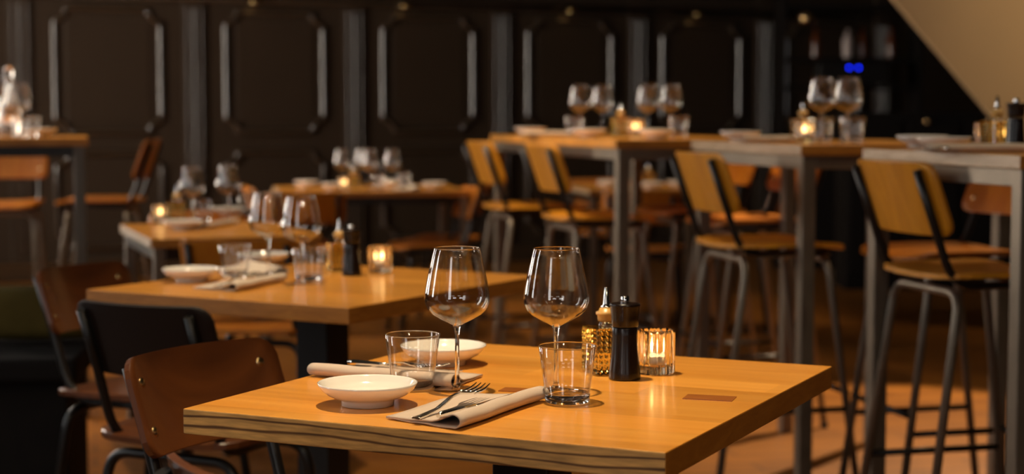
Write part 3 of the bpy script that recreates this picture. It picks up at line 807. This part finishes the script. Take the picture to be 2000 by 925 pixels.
# ------------------------------------------------------------------ background pieces
# small brass lamps under the cornice
lampp = empty('wall_lamp')
MB().tube([(0, 0, 0), (0, .07, 0)], .008, 8).build('arm', 'brass', lampp)
MB().lathe([(0, .03), (.02, .028), (.042, .012), (.05, -.008), (.047, -.008), (.038, .010), (0, .024)], 20, (0, .085, 0)).build('shade', 'brass', lampp)
MB().lathe([(0, -.002), (.03, -.002), (.03, .004), (0, .006)], 16, (0, .085, 0)).build('lens', 'warm_lens', lampp)
names = ['small brass wall lamp above the second panel from the left', 'small brass wall lamp above the third panel from the left', 'small brass wall lamp above the fourth panel', 'small brass wall lamp above the fifth panel', 'small brass wall lamp above the dark shelf, brightest of all']
for u, nm in zip((495, 785, 1105, 1350), names):
    # intersect the sight line's heading with the wall
    d = Vector(((u - 1000) / FPX, 1, 0)); nrm = WN
    t = W0.dot(nrm) / d.dot(nrm); p = d * t
    put(lampp, (p.x, p.y, 1.945) , math.degrees(math.atan2(WN.y, WN.x)), nm, 'lamp', 'brass wall lamps')
# back bar with bottles and two blue lights
bar = empty('bar_shelf')
for z in (1.02, 1.345, 1.545, 1.93): MB().box((0, 0, z), (1.0, .3, .03), 0, .004).build('shelf', 'bench', bar)
for sx in (-1, 1): MB().box((sx * .5, 0, 1.0), (.04, .32, 2.0), 0, .004).build('side_panel', 'bench', bar)
MB().box((0, .02, .5), (.96, .28, 1.0), 0, .006).build('cabinet', 'bench', bar)
bp = PY(1650, 12.6, 0)
put(bar, bp, 90, 'tall dark bar shelf with bottles left of the sloping stair', 'shelf')
def bottle_obj(mat, hgt):
    r = empty('bottle'); MB().lathe([(0, 0), (.035, 0), (.036, .01), (.036, hgt * .55), (.028, hgt * .66), (.012, hgt * .76), (.011, hgt * .95), (0, hgt * .95)], 20).build('body', mat, r)
    MB().lathe([(0, hgt * .93), (.0125, hgt * .93), (.0125, hgt), (0, hgt)], 14).build('cap', 'bench', r); return r
b1, b2 = bottle_obj('bottle_w', .22), bottle_obj('bottle_b', .24)
onY(b1, 1655, 12.5, 1.562, 'pale bottle on the bar shelf above the blue lights', 'bottle', 'bar bottles')
onY(b2, 1684, 12.55, 1.562, 'amber bottle right of the pale one on the bar shelf', 'bottle', 'bar bottles')
onY(b2, 1593, 12.55, 1.562, 'amber bottle at the left end of the bar shelf', 'bottle', 'bar bottles')
onY(b2, 1740, 12.55, 1.562, 'amber bottle at the right end of the bar shelf', 'bottle', 'bar bottles')
fr = empty('bar_fridge')
MB().box((0, 0, .08), (.5, .26, .155), 0, .008).build('housing', 'black_steel', fr)
for sx in (-.034, .034):
    c_ = MB().lathe([(0, 0), (.009, 0), (.009, .006), (0, .008)], 16).build('blue_light', 'blue', fr)
    c_.rotation_euler = (R(90), 0, 0); c_.location = (sx, -.131, .12)
q = onY(fr, 1660, 12.45, 1.362, 'black bar appliance showing two round blue lights', 'appliance', None)
pend = empty('hanging_lamp')
MB().lathe([(0, .09), (.03, .088), (.055, .06), (.065, .0), (.062, 0), (.05, .058), (0, .082)], 24).build('shade', 'brass', pend)
MB().lathe([(0, .01), (.03, .015), (.035, .035), (.02, .06), (0, .065)], 16).build('bulb', 'warm_lens', pend)
MB().tube([(0, 0, .088), (0, 0, 1.45)], .004, 6).build('cord', 'black_steel', pend)
onY(pend, 1575, 12.3, 1.80, 'dim brass hanging lamp at the left end of the bar shelf', 'lamp', None)
# dark sideboard with brass knobs under the stair
sb = empty('sideboard')
MB().box((0, 0, .58), (1.5, .4, 1.16), 0, .01).build('cabinet', 'bench', sb)
for x in (-.56, -.19, .19, .56):
    d_ = MB().box((x, -.205, .6), (.34, .02, 1.0), 0, .006).build('door', 'bench', sb)
for x in (-.235, .16):
    kn = MB().lathe([(0, 0), (.012, 0), (.022, .012), (.018, .024), (0, .028)], 14).build('knob', 'brass', sb)
    kn.rotation_euler = (R(90), 0, 0); kn.location = (x, -.215, 1.10)
p = PY(1858, 11.2, 0); put(sb, p, 90, 'dark sideboard with small brass knobs below the sloping stair', 'sideboard')
# dark bench with olive cushions at the left edge
be = empty('bench')
MB().box((0, 0, .415), (1.5, .5, .07), 0, .015).build('seat', 'bench', be)
MB().box((0, .02, .19), (1.42, .4, .38), 0, .005).build('plinth', 'bench', be)
pb = P(139, 705, .45)
put(be, (pb.x - .77, pb.y + .22, 0), 96, 'low black bench at the left edge, behind the chairs', 'bench')
def cushion(w_, h_, t_):
    def fn(i, j):
        u = i * 2 - 1; v = j * 2 - 1
        return Vector((u * w_ / 2, 0, v * h_ / 2 + h_ / 2)), Vector((0, 1, 0))
    mb = MB(); n = 10; V = {}
    for s in (-1, 1):
        for i in range(n + 1):
            for j in range(n + 1):
                u = i / n * 2 - 1; v = j / n * 2 - 1
                y = s * t_ / 2 * (max(0, 1 - u ** 4) * max(0, 1 - v ** 4)) ** .5
                if (i in (0, n) or j in (0, n)):
                    if s == 1: V[(1, i, j)] = V[(-1, i, j)]; continue
                V[(s, i, j)] = mb.bm.verts.new((u * w_ / 2 * (1 - .05 * v * v), y, (v * (1 - .05 * u * u) + 1) * h_ / 2))
        for i in range(n):
            for j in range(n):
                f = mb.bm.faces.new((V[(s, i, j)], V[(s, i + 1, j)], V[(s, i + 1, j + 1)], V[(s, i, j + 1)])); f.smooth = True
    return mb.build('cushion', 'olive')
cu = cushion(.36, .17, .12)
p = P(20, 690, .452); put(cu, (p.x, p.y + .30, .452), 96, 'olive patterned cushion on the black bench, right-hand one', 'cushion', 'bench cushions')
put(cu, (p.x - .38, p.y + .32, .452), 88, 'olive patterned cushion on the black bench, cut by the left edge', 'cushion', 'bench cushions')
